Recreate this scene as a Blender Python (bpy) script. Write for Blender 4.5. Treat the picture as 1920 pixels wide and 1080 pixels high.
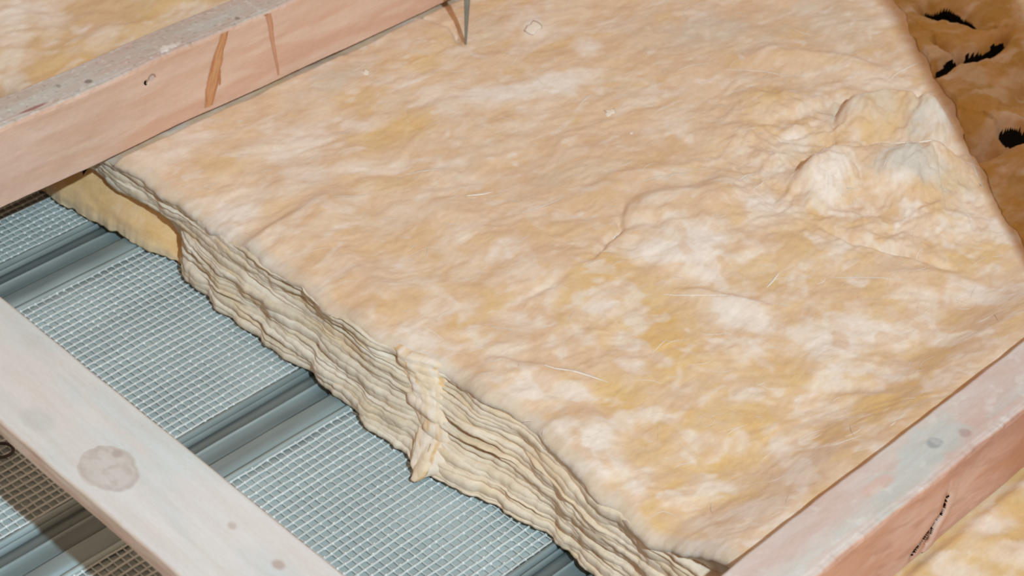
import bpy, math, random
import numpy as np
from mathutils import Matrix, Vector

# ------------------------------------------------------------------ scene, camera, light
for o in list(bpy.data.objects):
    bpy.data.objects.remove(o, do_unlink=True)
scene = bpy.context.scene
COL = scene.collection
rng = np.random.default_rng(7)
random.seed(7)

# x runs along the timbers, y across them, z up; z = 0 is the wire lath of the ceiling below
FOCAL = 3745.0                                   # in pixels of a 1920-wide frame
R = np.array([[0.70564318, 0.41819286, -0.57199864],
              [-0.70738199, 0.46244523, -0.53456069],
              [0.04096858, 0.78183063, 0.62214342]])
CAM = np.array([-1.14399727, -1.06912137, 1.34428684])
cam_data = bpy.data.cameras.new('camera')
cam = bpy.data.objects.new('camera', cam_data)
COL.objects.link(cam)
M = Matrix.Identity(4)
for i in range(3):
    for j in range(3):
        M[i][j] = R[i, j]
    M[i][3] = CAM[i]
cam.matrix_world = M
cam_data.sensor_width = 36.0
cam_data.lens = FOCAL * 36.0 / 1920.0
cam_data.clip_start = 0.05
cam_data.dof.use_dof = True
cam_data.dof.focus_distance = 1.95
cam_data.dof.aperture_fstop = 9.0
scene.camera = cam
scene.cycles.filter_width = 2.0

world = bpy.data.worlds.new('attic_air')
scene.world = world
world.use_nodes = True
world.node_tree.nodes['Background'].inputs[0].default_value = (0.50, 0.352, 0.245, 1)
world.node_tree.nodes['Background'].inputs[1].default_value = 1.0

# one hard, cool lamp high behind the photographer
LAMP = np.array([-1.16, -2.12, 2.60])
lamp_data = bpy.data.lights.new('work_lamp', 'POINT')
lamp_data.energy = 450.0
lamp_data.color = (0.66, 0.88, 1.0)
lamp_data.shadow_soft_size = 0.035
lamp = bpy.data.objects.new('work_lamp', lamp_data)
COL.objects.link(lamp)
lamp.location = LAMP

vs = scene.view_settings
vs.view_transform = 'Standard'
vs.look = 'None'
vs.exposure = 0.0
vs.gamma = 1.0
vs.use_curve_mapping = False


def at(px, py, z):
    """Point of the horizontal plane at height z measured off the photograph at pixel (px, py)."""
    d = R @ np.array([(px - 960) / FOCAL, -(py - 540) / FOCAL, -1.0])
    return CAM + d * ((z - CAM[2]) / d[2])


# ------------------------------------------------------------------ helpers
def srgb(r, g, b):
    c = np.array([r, g, b], float) / 255
    return np.where(c <= 0.04045, c / 12.92, ((c + 0.055) / 1.055) ** 2.4)


def _hash(ix, iy, seed):
    h = (ix.astype(np.int64) * 374761393 + iy.astype(np.int64) * 668265263 + seed * 974634757) & 0xFFFFFFFF
    h = ((h ^ (h >> 13)) * 1274126177) & 0xFFFFFFFF
    return ((h ^ (h >> 16)) & 0xFFFF) / 65535.0


def noise(x, y, seed=0):
    """Gradient noise, about -1..1."""
    x, y = np.broadcast_arrays(np.asarray(x, float), np.asarray(y, float))
    ix, iy = np.floor(x), np.floor(y)
    fx, fy = x - ix, y - iy
    ux, uy = fx * fx * fx * (fx * (fx * 6 - 15) + 10), fy * fy * fy * (fy * (fy * 6 - 15) + 10)
    r = 0
    for dx in (0, 1):
        for dy in (0, 1):
            a = _hash(ix + dx, iy + dy, seed) * 2 * math.pi
            g = np.cos(a) * (fx - dx) + np.sin(a) * (fy - dy)
            r = r + g * (ux if dx else 1 - ux) * (uy if dy else 1 - uy)
    return r * 1.5


def fbm(x, y, octaves=4, seed=0, gain=0.5):
    s, a, f = 0, 1.0, 1.0
    for k in range(octaves):
        s = s + a * noise(x * f + 13.7 * k, y * f - 7.1 * k, seed + k)
        a *= gain
        f *= 2.03
    return s


def smooth(a, b, x):
    t = np.clip((x - a) / (b - a), 0, 1)
    return t * t * (3 - 2 * t)


def seg_dist(x, y, pts):
    """Distance to a polyline, signed side (+ left of travel) and progress 0..1."""
    best = np.full(np.shape(x), 1e9)
    side = np.zeros(np.shape(x))
    prog = np.zeros(np.shape(x))
    n = len(pts) - 1
    for k in range(n):
        a, b = np.array(pts[k][:2]), np.array(pts[k + 1][:2])
        d = b - a
        L = d @ d
        t = np.clip(((x - a[0]) * d[0] + (y - a[1]) * d[1]) / L, 0, 1)
        ex, ey = x - a[0] - t * d[0], y - a[1] - t * d[1]
        dd = np.hypot(ex, ey)
        m = dd < best
        best = np.where(m, dd, best)
        side = np.where(m, np.sign(d[0] * ey - d[1] * ex), side)
        prog = np.where(m, (k + t) / n, prog)
    return best, side, prog


class Blob:
    """Soft elliptical patch lying on a horizontal surface."""
    def __init__(self, px, py, rx, ry, deg=0, z=0.1):
        a = math.radians(deg)
        c = at(px, py, z)
        u = at(px + rx * math.cos(a), py + rx * math.sin(a), z) - c
        v = at(px - ry * math.sin(a), py + ry * math.cos(a), z) - c
        self.c, self.m = c, np.linalg.inv(np.array([[u[0], v[0]], [u[1], v[1]]]))

    def __call__(self, x, y, warp=0):
        dx, dy = x - self.c[0], y - self.c[1]
        s = self.m[0, 0] * dx + self.m[0, 1] * dy
        t = self.m[1, 0] * dx + self.m[1, 1] * dy
        r = np.sqrt(s * s + t * t) + warp
        return 1 - smooth(0.35, 1.25, r)


class Mesh:
    """Collects grids, tubes and boxes with point colours and builds ONE mesh object."""
    def __init__(self):
        self.v, self.f, self.c, self.n = [], [], [], 0

    def grid(self, P, C=None, flip=False, hole=None):
        n, m = P.shape[:2]
        idx = np.arange(n * m).reshape(n, m) + self.n
        q = np.stack([idx[:-1, :-1], idx[1:, :-1], idx[1:, 1:], idx[:-1, 1:]], -1).reshape(-1, 4)
        if hole is not None:
            hq = hole[:-1, :-1] | hole[1:, :-1] | hole[1:, 1:] | hole[:-1, 1:]
            q = q[~hq.reshape(-1)]
        if flip:
            q = q[:, ::-1]
        self.v.append(P.reshape(-1, 3))
        self.f.append(q)
        if C is None:
            C = np.ones((n, m, 3))
        self.c.append(np.broadcast_to(C, (n, m, 3)).reshape(-1, 3))
        self.n += n * m

    def tube(self, pts, rad, sides=4, col=(1, 1, 1)):
        pts = np.asarray(pts, float)
        rad = np.broadcast_to(np.asarray(rad, float), (len(pts),))
        t = np.gradient(pts, axis=0)
        t /= np.linalg.norm(t, axis=1)[:, None] + 1e-12
        up = np.array([0, 0, 1.0]) if abs(t[0][2]) < 0.9 else np.array([1.0, 0, 0])
        u = np.cross(t, up)
        u /= np.linalg.norm(u, axis=1)[:, None] + 1e-12
        w = np.cross(u, t)
        a = np.linspace(0, 2 * np.pi, sides + 1)
        P = pts[:, None, :] + rad[:, None, None] * (np.cos(a)[None, :, None] * u[:, None, :] + np.sin(a)[None, :, None] * w[:, None, :])
        self.grid(P, np.array(col))
        for e, fl in ((0, False), (-1, True)):
            ring = P[e]
            cap = np.stack([ring, np.repeat(pts[e][None], len(ring), 0)])
            self.grid(cap, np.array(col), flip=fl)

    def box(self, lo, hi, col=(1, 1, 1), M=None):
        lo, hi = np.array(lo, float), np.array(hi, float)
        v = np.array([[(lo, hi)[i][0], (lo, hi)[j][1], (lo, hi)[k][2]] for i in (0, 1) for j in (0, 1) for k in (0, 1)])
        f = np.array([[0, 1, 3, 2], [4, 6, 7, 5], [0, 4, 5, 1], [2, 3, 7, 6], [0, 2, 6, 4], [1, 5, 7, 3]])
        if M is not None:
            v = v @ np.array(M)[:3, :3].T + np.array(M)[:3, 3]
        self.v.append(v)
        self.f.append(f + self.n)
        self.c.append(np.broadcast_to(np.array(col), (8, 3)))
        self.n += 8

    def build(self, name, mat, parent=None, shade=True):
        V = np.concatenate(self.v)
        F = np.concatenate(self.f)
        C = np.concatenate(self.c)
        me = bpy.data.meshes.new(name)
        me.vertices.add(len(V))
        me.vertices.foreach_set('co', V.astype(np.float32).ravel())
        me.loops.add(F.size)
        me.loops.foreach_set('vertex_index', F.astype(np.int32).ravel())
        me.polygons.add(len(F))
        me.polygons.foreach_set('loop_start', np.arange(0, F.size, 4, dtype=np.int32))
        me.update(calc_edges=True)
        me.polygons.foreach_set('use_smooth', np.full(len(F), shade))
        ca = me.color_attributes.new('tint', 'FLOAT_COLOR', 'POINT')
        ca.data.foreach_set('color', np.concatenate([C, np.ones((len(C), 1))], 1).astype(np.float32).ravel())
        me.validate()
        me.materials.append(mat)
        o = bpy.data.objects.new(name, me)
        COL.objects.link(o)
        if parent is not None:
            o.parent = parent
            o.matrix_parent_inverse = parent.matrix_world.inverted()
        return o


def empty(name, loc):
    o = bpy.data.objects.new(name, None)
    o.location = loc
    o.empty_display_size = 0.05
    COL.objects.link(o)
    bpy.context.view_layer.update()
    return o


def tag(o, label=None, cat=None, group=None, kind=None):
    if label:
        o['label'] = label
    if cat:
        o['category'] = cat
    if group:
        o['group'] = group
    if kind:
        o['kind'] = kind
    return o


# ------------------------------------------------------------------ materials
def new_mat(name):
    m = bpy.data.materials.new(name)
    m.use_nodes = True
    nt = m.node_tree
    b = nt.nodes['Principled BSDF']
    return m, nt, b


def node(nt, kind, **kw):
    n = nt.nodes.new(kind)
    for k, v in kw.items():
        if k.startswith('i_'):
            n.inputs[int(k[2:])].default_value = v
        else:
            setattr(n, k, v)
    return n


def noise_node(nt, scale, detail=4, rough=0.55, stretch=(1, 1, 1), rot=0.0):
    tc = node(nt, 'ShaderNodeTexCoord')
    mp = node(nt, 'ShaderNodeMapping')
    mp.inputs['Scale'].default_value = stretch
    mp.inputs['Rotation'].default_value = (0, 0, rot)
    nt.links.new(tc.outputs['Object'], mp.inputs[0])
    n = node(nt, 'ShaderNodeTexNoise')
    n.inputs['Scale'].default_value = scale
    n.inputs['Detail'].default_value = detail
    n.inputs['Roughness'].default_value = rough
    nt.links.new(mp.outputs[0], n.inputs['Vector'])
    return n.outputs['Fac']


def ramp(nt, fac, stops):
    r = node(nt, 'ShaderNodeValToRGB')
    while len(r.color_ramp.elements) < len(stops):
        r.color_ramp.elements.new(0.5)
    for e, (p, c) in zip(r.color_ramp.elements, stops):
        e.position = p
        e.color = (*c, 1)
    nt.links.new(fac, r.inputs[0])
    return r.outputs[0]


def mix(nt, mode, fac, a, b):
    n = node(nt, 'ShaderNodeMix', data_type='RGBA', blend_type=mode)
    if isinstance(fac, float):
        n.inputs[0].default_value = fac
    else:
        nt.links.new(fac, n.inputs[0])
    nt.links.new(a, n.inputs[6])
    if isinstance(b, tuple):
        n.inputs[7].default_value = (*b, 1)
    else:
        nt.links.new(b, n.inputs[7])
    return n.outputs[2]


def bump(nt, b, height, strength, dist):
    n = node(nt, 'ShaderNodeBump')
    n.inputs['Strength'].default_value = strength
    n.inputs['Distance'].default_value = dist
    nt.links.new(height, n.inputs['Height'])
    nt.links.new(n.outputs[0], b.inputs['Normal'])


def tint(nt):
    a = node(nt, 'ShaderNodeVertexColor')
    a.layer_name = 'tint'
    return a.outputs[0]


def wool_material(name, bump_amt=0.22, st=(0.35, 1, 1), rot=0.18):
    m, nt, b = new_mat(name)
    t = tint(nt)
    n1 = noise_node(nt, 60, 6, 0.6, st, rot)
    n2 = noise_node(nt, 260, 5, 0.65, (0.5, 1, 1), -0.3)
    n3 = noise_node(nt, 22, 5, 0.6, (0.5, 1, 1), 0.25)
    c = mix(nt, 'MULTIPLY', 1.0, t, ramp(nt, n1, [(0.3, (0.93, 0.90, 0.84)), (0.55, (1, 1, 1)), (0.75, (1.0, 1.0, 1.0))]))
    c = mix(nt, 'MULTIPLY', 1.0, c, ramp(nt, n2, [(0.3, (0.90, 0.88, 0.85)), (0.7, (1, 1, 1))]))
    c = mix(nt, 'MIX', ramp(nt, n3, [(0.52, (0, 0, 0)), (0.75, (0.35, 0.35, 0.35))]), c, (0.78, 0.68, 0.58))
    nt.links.new(c, b.inputs['Base Color'])
    b.inputs['Roughness'].default_value = 0.95
    b.inputs['Specular IOR Level'].default_value = 0.15
    b.inputs['Sheen Weight'].default_value = 0.12
    b.inputs['Sheen Roughness'].default_value = 0.6
    add = node(nt, 'ShaderNodeMath', operation='ADD')
    nt.links.new(n1, add.inputs[0])
    nt.links.new(n2, add.inputs[1])
    bump(nt, b, add.outputs[0], bump_amt, 0.0018)
    return m


def wood_material(name, scale=1.0, axis='x'):
    m, nt, b = new_mat(name)
    t = tint(nt)
    st = (0.06, 1, 1) if axis == 'x' else (1, 0.06, 1)
    g1 = noise_node(nt, 120 * scale, 5, 0.6, st)
    g2 = noise_node(nt, 700, 3, 0.6, (0.25, 1, 1) if axis == 'x' else (1, 0.25, 1))
    g3 = noise_node(nt, 18, 4, 0.55, (0.35, 1, 1) if axis == 'x' else (1, 0.35, 1))
    c = mix(nt, 'MULTIPLY', 1.0, t, ramp(nt, g1, [(0.3, (0.95, 0.925, 0.90)), (0.6, (1, 1, 1))]))
    c = mix(nt, 'MULTIPLY', 1.0, c, ramp(nt, g2, [(0.3, (0.94, 0.93, 0.92)), (0.65, (1, 1, 1))]))
    c = mix(nt, 'MULTIPLY', 1.0, c, ramp(nt, g3, [(0.3, (0.93, 0.90, 0.88)), (0.65, (1.0, 1.0, 1.0))]))
    nt.links.new(c, b.inputs['Base Color'])
    b.inputs['Roughness'].default_value = 0.78
    b.inputs['Specular IOR Level'].default_value = 0.25
    bump(nt, b, g1, 0.25, 0.0006)
    return m


def metal_material(name, col, rough, metallic, streak=0.25):
    m, nt, b = new_mat(name)
    t = tint(nt)
    g = noise_node(nt, 60, 5, 0.6, (0.05, 1, 1))
    c = mix(nt, 'MULTIPLY', 1.0, t, ramp(nt, g, [(0.3, (1 - streak,) * 3), (0.7, (1, 1, 1))]))
    c = mix(nt, 'MULTIPLY', 1.0, c, col)
    nt.links.new(c, b.inputs['Base Color'])
    b.inputs['Roughness'].default_value = rough
    b.inputs['Metallic'].default_value = metallic
    return m


MAT_WOOL = wool_material('glass_wool')
MAT_CUT = wool_material('cut_glass_wool', 0.3, (1.3, 0.3, 2.2), 0.0)
MAT_FIBRE, _nt, _b = new_mat('glass_fibre')
_nt.links.new(tint(_nt), _b.inputs['Base Color'])
_b.inputs['Roughness'].default_value = 0.6
MAT_TIMBER = wood_material('sawn_timber')
MAT_PLANK = wood_material('dusty_plank', axis='y')
MAT_RIB = metal_material('galvanised_rib', (1, 1, 1), 0.42, 0.35)
MAT_WIRE = metal_material('galvanised_wire', (1, 1, 1), 0.5, 0.2, 0.1)
MAT_BACK = metal_material('grey_backing', (1, 1, 1), 0.8, 0.0, 0.15)
MAT_BOARD = metal_material('ceiling_board', (1, 1, 1), 0.9, 0.0, 0.1)
MAT_STEEL = metal_material('dull_steel', (1, 1, 1), 0.4, 0.6, 0.2)
MAT_DARK = metal_material('dark_screw', (1, 1, 1), 0.5, 0.5, 0.2)

# ------------------------------------------------------------------ setting: ceiling board under everything, roof strut beyond the frame
m = Mesh()
m.box((-1.4, -1.5, -0.05), (1.7, 1.7, -0.032), srgb(120, 118, 112))
tag(m.build('floor', MAT_BOARD, shade=False), 'grey board lying under the ribbed metal lath', 'ceiling', kind='structure')

# a roof strut right of the frame: its shadow falls across the far end of the wool
P0, P1 = np.array([0.761, 0.085]), np.array([0.441, -0.315])
dv = (P0 - P1) / np.linalg.norm(P0 - P1)
nv = np.array([dv[1], -dv[0]])
mid = P1 + nv * 0.071
m = Mesh()
ax = []
for t, frac in ((-0.52, 0.03), (1.0, 0.33)):
    p = mid + dv * t
    p = np.array([p[0], p[1], 0.1])
    ax.append(p + (LAMP - p) * frac)
axd = ax[1] - ax[0]
sz = np.array([nv[0], nv[1], 0])
upv = np.cross(sz, axd / np.linalg.norm(axd))
ring = [(-.064, -.02), (.064, -.02), (.064, .02), (-.064, .02), (-.064, -.02)]
P = np.array([[a + sz * u + upv * w for u, w in ring] for a in ax])
m.grid(P, srgb(205, 175, 150))
for e, fl in ((0, False), (1, True)):
    m.grid(np.array([[P[e][0], P[e][1]], [P[e][3], P[e][2]]]), srgb(205, 175, 150), flip=fl)
tag(m.build('trim_1', MAT_TIMBER, shade=False), 'sloping timber roof strut at the far side of the wool', 'timber', kind='structure')

# ------------------------------------------------------------------ ribbed metal lath
RIBS = [0.434, 0.086, -0.262]
X0, X1 = -0.85, 0.15
RIB_LABEL = ['galvanised ceiling rib nearest the upper timber, ending under the torn wool flap',
             'galvanised ceiling rib in the middle, running under the pale plank',
             'galvanised ceiling rib at the bottom edge of the picture beside the wool']
# profile across the rib: (offset from the lower fold, height, tint: groove shade and ridge highlights painted in)
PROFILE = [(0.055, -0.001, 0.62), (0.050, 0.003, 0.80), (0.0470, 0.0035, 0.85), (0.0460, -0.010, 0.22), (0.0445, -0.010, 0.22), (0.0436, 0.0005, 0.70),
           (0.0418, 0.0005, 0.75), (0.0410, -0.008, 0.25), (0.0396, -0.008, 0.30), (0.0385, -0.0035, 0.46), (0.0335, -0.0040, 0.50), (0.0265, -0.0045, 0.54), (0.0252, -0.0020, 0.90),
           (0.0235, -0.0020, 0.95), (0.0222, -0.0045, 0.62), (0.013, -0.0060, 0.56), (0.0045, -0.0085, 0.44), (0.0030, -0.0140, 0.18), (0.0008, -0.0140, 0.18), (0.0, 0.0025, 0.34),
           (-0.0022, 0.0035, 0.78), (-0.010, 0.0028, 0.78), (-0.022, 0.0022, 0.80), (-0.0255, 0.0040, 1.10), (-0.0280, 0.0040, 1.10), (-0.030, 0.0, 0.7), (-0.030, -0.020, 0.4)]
xs = np.linspace(X0, X1, 140)
for k, y0 in enumerate(RIBS):
    root = empty('ceiling_rib', (X0, y0, 0))
    tag(root, RIB_LABEL[k], 'metal rib', 'galvanised ribs of the ceiling lath')

    def strip(rows):
        P = np.zeros((len(rows), len(xs), 3))
        C = np.zeros((len(rows), len(xs), 3))
        for i, (dy, z, b) in enumerate(rows):
            P[i, :, 0] = xs
            P[i, :, 1] = y0 + dy + 0.0006 * noise(xs * 9, i * 0.3 + k * 5, 31)
            P[i, :, 2] = z + 0.0006 * noise(xs * 14, i * 0.2 + k * 3, 32)
            w = 1 + (0.10 * noise(xs * 26, i * 3.3 + 9 * k, 33) + 0.14 * noise(xs * 5, i * 7.3 + 9 * k, 34))[:, None]
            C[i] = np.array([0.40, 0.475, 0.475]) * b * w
        mm = Mesh()
        mm.grid(P, C, flip=False)
        return mm
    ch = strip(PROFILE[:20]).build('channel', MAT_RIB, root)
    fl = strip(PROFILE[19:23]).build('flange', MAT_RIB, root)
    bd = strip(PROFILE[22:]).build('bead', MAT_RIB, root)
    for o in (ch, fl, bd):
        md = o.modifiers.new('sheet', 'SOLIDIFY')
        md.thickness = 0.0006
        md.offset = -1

# wire lath panels between the ribs: grey backing sheet and a 9 mm wire grid
BAYS = [(0.489, 0.75, 'wire lath panel against the upper timber, small corner showing at the left edge'),
        (0.141, 0.404, 'large wire lath panel between the upper two ribs, above the pale plank'),
        (-0.207, 0.056, 'wire lath panel below the middle rib, between plank and wool edge'),
        (-0.60, -0.292, 'wire lath panel beyond the bottom rib, hidden mostly by wool')]
PITCH = 0.0090
for k, (ya, yb, lab) in enumerate(BAYS[:3]):
    root = empty('lath_panel', (X0, ya, 0))
    tag(root, lab, 'wire lath', 'wire lath panels of the ceiling')
    m = Mesh()
    gx, gy = np.linspace(X0, X1, 60), np.linspace(ya - 0.004, yb + 0.004, 24)
    GX, GY = np.meshgrid(gx, gy)
    GZ = -0.0040 + 0.0012 * fbm(GX * 8, GY * 8, 2, 40 + k)
    wv = 1 + 0.10 * fbm(GX * 12, GY * 12, 3, 44 + k)[..., None]
    m.grid(np.stack([GX, GY, GZ], -1), np.array([0.385, 0.43, 0.42]) * wv)
    o = m.build('backing_sheet', MAT_BACK, root)
    md = o.modifiers.new('sheet', 'SOLIDIFY')
    md.thickness = 0.002
    md.offset = -1
    m = Mesh()
    ny = int(round((yb - ya) / PITCH))
    xe = 0.0
    nx = int((xe - X0) / PITCH)
    jx = lambda i, j: 0.0008 * noise(i * 0.9 + 0.37 * j, j * 0.31, 50 + k)
    yy = np.linspace(ya, yb, ny + 1)
    xx = X0 + np.arange(nx + 1) * PITCH
    for j in range(ny + 1):
        pts = np.stack([xx, yy[j] + 0.0009 * noise(xx * 45, j * 1.7, 51) , 0.0006 + 0.0007 * noise(xx * 30, j * 2.3, 52)], -1)
        c = np.array([0.61, 0.64, 0.625]) * (1 + 0.08 * random.uniform(-1, 1))
        m.tube(pts, 0.00135, 4, c)
    for i in range(nx + 1):
        ys_ = np.linspace(ya, yb, ny * 1 + 1)
        pts = np.stack([xx[i] + 0.0009 * noise(ys_ * 45, i * 1.9, 53), ys_, -0.0006 + 0.0006 * noise(ys_ * 40, i * 1.1, 54)], -1)
        c = np.array([0.56, 0.60, 0.585]) * (1 + 0.08 * random.uniform(-1, 1))
        m.tube(pts, 0.00105, 4, c)
    # flattened weld spots where two wires cross
    vv, ff, cc = [], [], []
    for j in range(ny + 1):
        for i in range(nx + 1):
            r = 0.0019 * random.uniform(0.8, 1.25)
            cx_, cy_ = xx[i] + random.uniform(-.0005, .0005), yy[j] + random.uniform(-.0005, .0005)
            P = np.array([[[cx_ + r * sx * s, cy_ + r * 0.85 * sy * s, z] for sx, sy in ((1, 0), (0, 1), (-1, 0), (0, -1), (1, 0))]
                          for s, z in ((1.0, -0.001), (0.85, 0.0012), (0.05, 0.0021))])
            vv.append(P)
    P = np.array(vv)                                  # (n,3,5,3)
    n = len(P)
    base = np.arange(n)[:, None, None] * 15
    q = []
    for a in range(2):
        for b_ in range(4):
            q.append([a * 5 + b_, a * 5 + b_ + 1, (a + 1) * 5 + b_ + 1, (a + 1) * 5 + b_])
    F = (base + np.array(q)[None]).reshape(-1, 4) + m.n
    m.v.append(P.reshape(-1, 3))
    m.f.append(F)
    m.c.append(np.broadcast_to(np.array([0.70, 0.71, 0.69]), (n * 15, 3)))
    m.n += n * 15
    tag(m.build('wire_grid', MAT_WIRE, root), kind='stuff')

# small dark screws in the middle rib, and a bent end of wire by the plank
for (px, py), lab in (((527, 786), 'tiny dark screw in the middle rib between plank and wool'),
                      ((186, 1001), 'dark screw in the shaded rib under the edge of the plank')):
    p = at(px, py, -0.011)
    m = Mesh()
    s = 1.0 if px > 300 else 1.9
    a = np.linspace(0, 2 * np.pi, 13)
    prof = [(0.0, -0.006), (0.0011, -0.006), (0.0012, 0.0), (0.0024, 0.0004), (0.0024, 0.0012), (0.0015, 0.0020), (0.0006, 0.0020), (0.0005, 0.0012), (0.0, 0.0012)]
    P = np.array([[[p[0] + s * r * math.cos(t), p[1] + s * r * math.sin(t), p[2] + s * z] for t in a] for r, z in prof])
    m.grid(P, srgb(40, 32, 30), flip=True)
    tag(m.build('screw', MAT_DARK), lab, 'screw')
m = Mesh()
c0 = at(3, 848, 0.004)
t = np.linspace(-0.5, 5.6, 26)
m.tube(np.stack([c0[0] + 0.0115 * np.cos(t), c0[1] + 0.0105 * np.sin(t), c0[2] + 0.004 * np.sin(t * 0.5)], -1), 0.0016, 6, srgb(70, 58, 55))
tag(m.build('wire_loop', MAT_DARK), 'dark bent loop of wire on the lath at the left edge below the plank', 'wire')

# ------------------------------------------------------------------ glass wool
PEACH = srgb(226, 194, 163)
WHITE = srgb(237, 222, 211)
YELLOW = srgb(222, 181, 119)
ORANGE = srgb(218, 180, 145)
GREY = srgb(206, 196, 184)
SHADE_OCHRE = srgb(196, 157, 88)  # wool base darkened to deepen the strut's shade at the far right
SDIR = at(1100, 515, 0.1) - at(1000, 556, 0.1)
SDIR = SDIR[:2] / np.linalg.norm(SDIR[:2])


def streak_coords(x, y, warp=0.02, seed=90):
    wx = x + warp * fbm(x * 7, y * 7, 3, seed)
    wy = y + warp * fbm(x * 7 + 5, y * 7 - 3, 3, seed + 9)
    return wx * SDIR[0] + wy * SDIR[1], -wx * SDIR[1] + wy * SDIR[0]


def lerp(a, b, t):
    return a + (b - a) * t[..., None]


def wool_colour(x, y, seed, whites=(), yellows=(), oranges=(), greys=(), base=PEACH):
    s, t = streak_coords(x, y, 0.02, seed)
    C = np.broadcast_to(base, x.shape + (3,)).copy()
    C = lerp(C, ORANGE, 0.65 * smooth(0.0, 0.6, fbm(s * 9, t * 22, 4, seed + 1)))
    C = lerp(C, YELLOW, 0.40 * smooth(0.15, 0.7, fbm(s * 8 + 3, t * 16, 4, seed + 2)))
    C = lerp(C, WHITE, 0.52 * smooth(0.05, 0.65, fbm(s * 11 - 4, t * 26, 4, seed + 3)))
    wr = 0.34 * fbm(x * 28, y * 28, 4, seed + 5)
    for b, k in oranges:
        C = lerp(C, ORANGE, k * b(x, y, wr))
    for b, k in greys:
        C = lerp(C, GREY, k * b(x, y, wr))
    for b, k in yellows:
        C = lerp(C, YELLOW, k * b(x, y, wr))
    for b, k in whites:
        C = lerp(C, WHITE, k * b(x, y, wr))
    C = lerp(C, WHITE, 0.5 * smooth(0.30, 0.8, fbm(s * 26, t * 48, 3, seed + 6)))
    C = lerp(C, ORANGE, 0.4 * smooth(0.35, 0.8, fbm(s * 30, t * 60, 3, seed + 7)))
    return C


def wool_relief(x, y, seed, amp=1.0):
    s, t = streak_coords(x, y, 0.025, seed)
    h = 0.0034 * fbm(x * 9, y * 9, 2, seed + 20)
    h += 0.0015 * fbm(s * 12, t * 30, 3, seed + 21)
    h += 0.0008 * np.abs(fbm(x * 30, y * 30, 2, seed + 22))
    h += 0.00042 * fbm(s * 60, t * 120, 3, seed + 23)
    return h * amp


def B(px, py, rx, ry=None, deg=0, k=0.8, z=0.1):
    return Blob(px, py, rx, ry or rx, deg, z), k


WHITES = [B(430, 405, 95, 42, -38, .95), B(1285, 462, 115, 52, 8, .95), B(960, 172, 130, 24, -10, .9), B(1060, 150, 80, 24, -10, .8), B(1110, 830, 85, 58, 35, .9),
          B(1590, 690, 75, 42, 0, .8), B(1390, 590, 110, 32, 14, .85), B(555, 270, 85, 48, -10, .7), B(1545, 345, 62, 48, 0, .95), B(300, 290, 60, 40, -30, .6),
          B(960, 715, 65, 40, 10, .7), B(1425, 1000, 70, 42, 0, .7), B(1310, 1050, 50, 30, 30, .7), B(1500, 885, 55, 32, 0, .75), B(1830, 400, 55, 60, 60, .6),
          B(790, 645, 60, 26, 10, .8), B(945, 655, 55, 20, -15, .6), B(1100, 85, 26, 30, 0, .7), B(1000, 50, 24, 20, 0, .95), B(1600, 610, 70, 30, 10, .6), B(1720, 560, 90, 25, 5, .5),
          B(1340, 1060, 60, 20, 30, .7), B(700, 230, 60, 15, -20, .5), B(1480, 270, 45, 30, -30, .7), B(1420, 380, 50, 30, 0, .6), B(560, 345, 70, 22, -20, .55), B(1120, 580, 60, 22, -15, .6),
          B(1870, 560, 55, 40, 40, .6), B(1300, 985, 50, 24, 10, .5), B(1160, 890, 60, 26, 40, .6), B(1700, 640, 60, 26, 0, .6), B(1560, 640, 60, 20, 0, .5), B(820, 690, 60, 20, 60, .5)]
YELLOWS = [B(1215, 575, 75, 80, 0, .85), B(1255, 650, 70, 70, 0, .8), B(1390, 770, 100, 50, 0, .75), B(1600, 800, 120, 46, -20, .8), B(1690, 780, 80, 40, -35, .9), B(740, 240, 95, 34, -14, .75),
           B(1110, 515, 85, 36, -38, .8), B(800, 120, 48, 24, 0, .7), B(1440, 180, 60, 26, 0, .5), B(1470, 520, 70, 24, -8, .6), B(1530, 835, 60, 40, 0, .7), B(1460, 700, 60, 40, 0, .6),
           B(1160, 750, 50, 40, 50, .8), B(890, 590, 80, 18, -28, .7), B(1330, 810, 60, 60, 0, .6), B(1840, 470, 60, 40, 20, .6), B(1760, 690, 80, 30, -38, .5), B(1400, 860, 60, 60, 0, .6),
           B(1300, 900, 80, 45, 0, .7), B(1230, 800, 60, 40, 0, .5), B(1400, 930, 60, 40, 0, .6), B(1250, 970, 60, 30, 0, .5), B(1560, 900, 60, 30, 0, .5), B(1590, 355, 20, 16, 80, .8), B(1530, 395, 22, 26, 0, .7), B(1620, 250, 22, 40, 0, .5)]
ORANGES = [B(1100, 290, 260, 70, -8, .6), B(1060, 400, 200, 60, -15, .5), B(700, 470, 170, 60, -22, .6), B(1350, 60, 240, 70, 0, .5), B(660, 560, 90, 50, -25, .5), B(1480, 440, 90, 40, 10, .5),
           B(1090, 780, 60, 30, 10, .5), B(1600, 560, 130, 30, 6, .6), B(600, 120, 100, 30, -22, .4)]
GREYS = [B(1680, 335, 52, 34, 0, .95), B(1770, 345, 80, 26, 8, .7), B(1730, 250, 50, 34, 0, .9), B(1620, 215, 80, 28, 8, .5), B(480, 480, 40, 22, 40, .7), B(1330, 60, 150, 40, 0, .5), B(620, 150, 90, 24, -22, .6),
         B(900, 60, 60, 30, 0, .35), B(1080, 320, 120, 20, -12, .3), B(1560, 40, 100, 50, 10, .4)]

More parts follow.
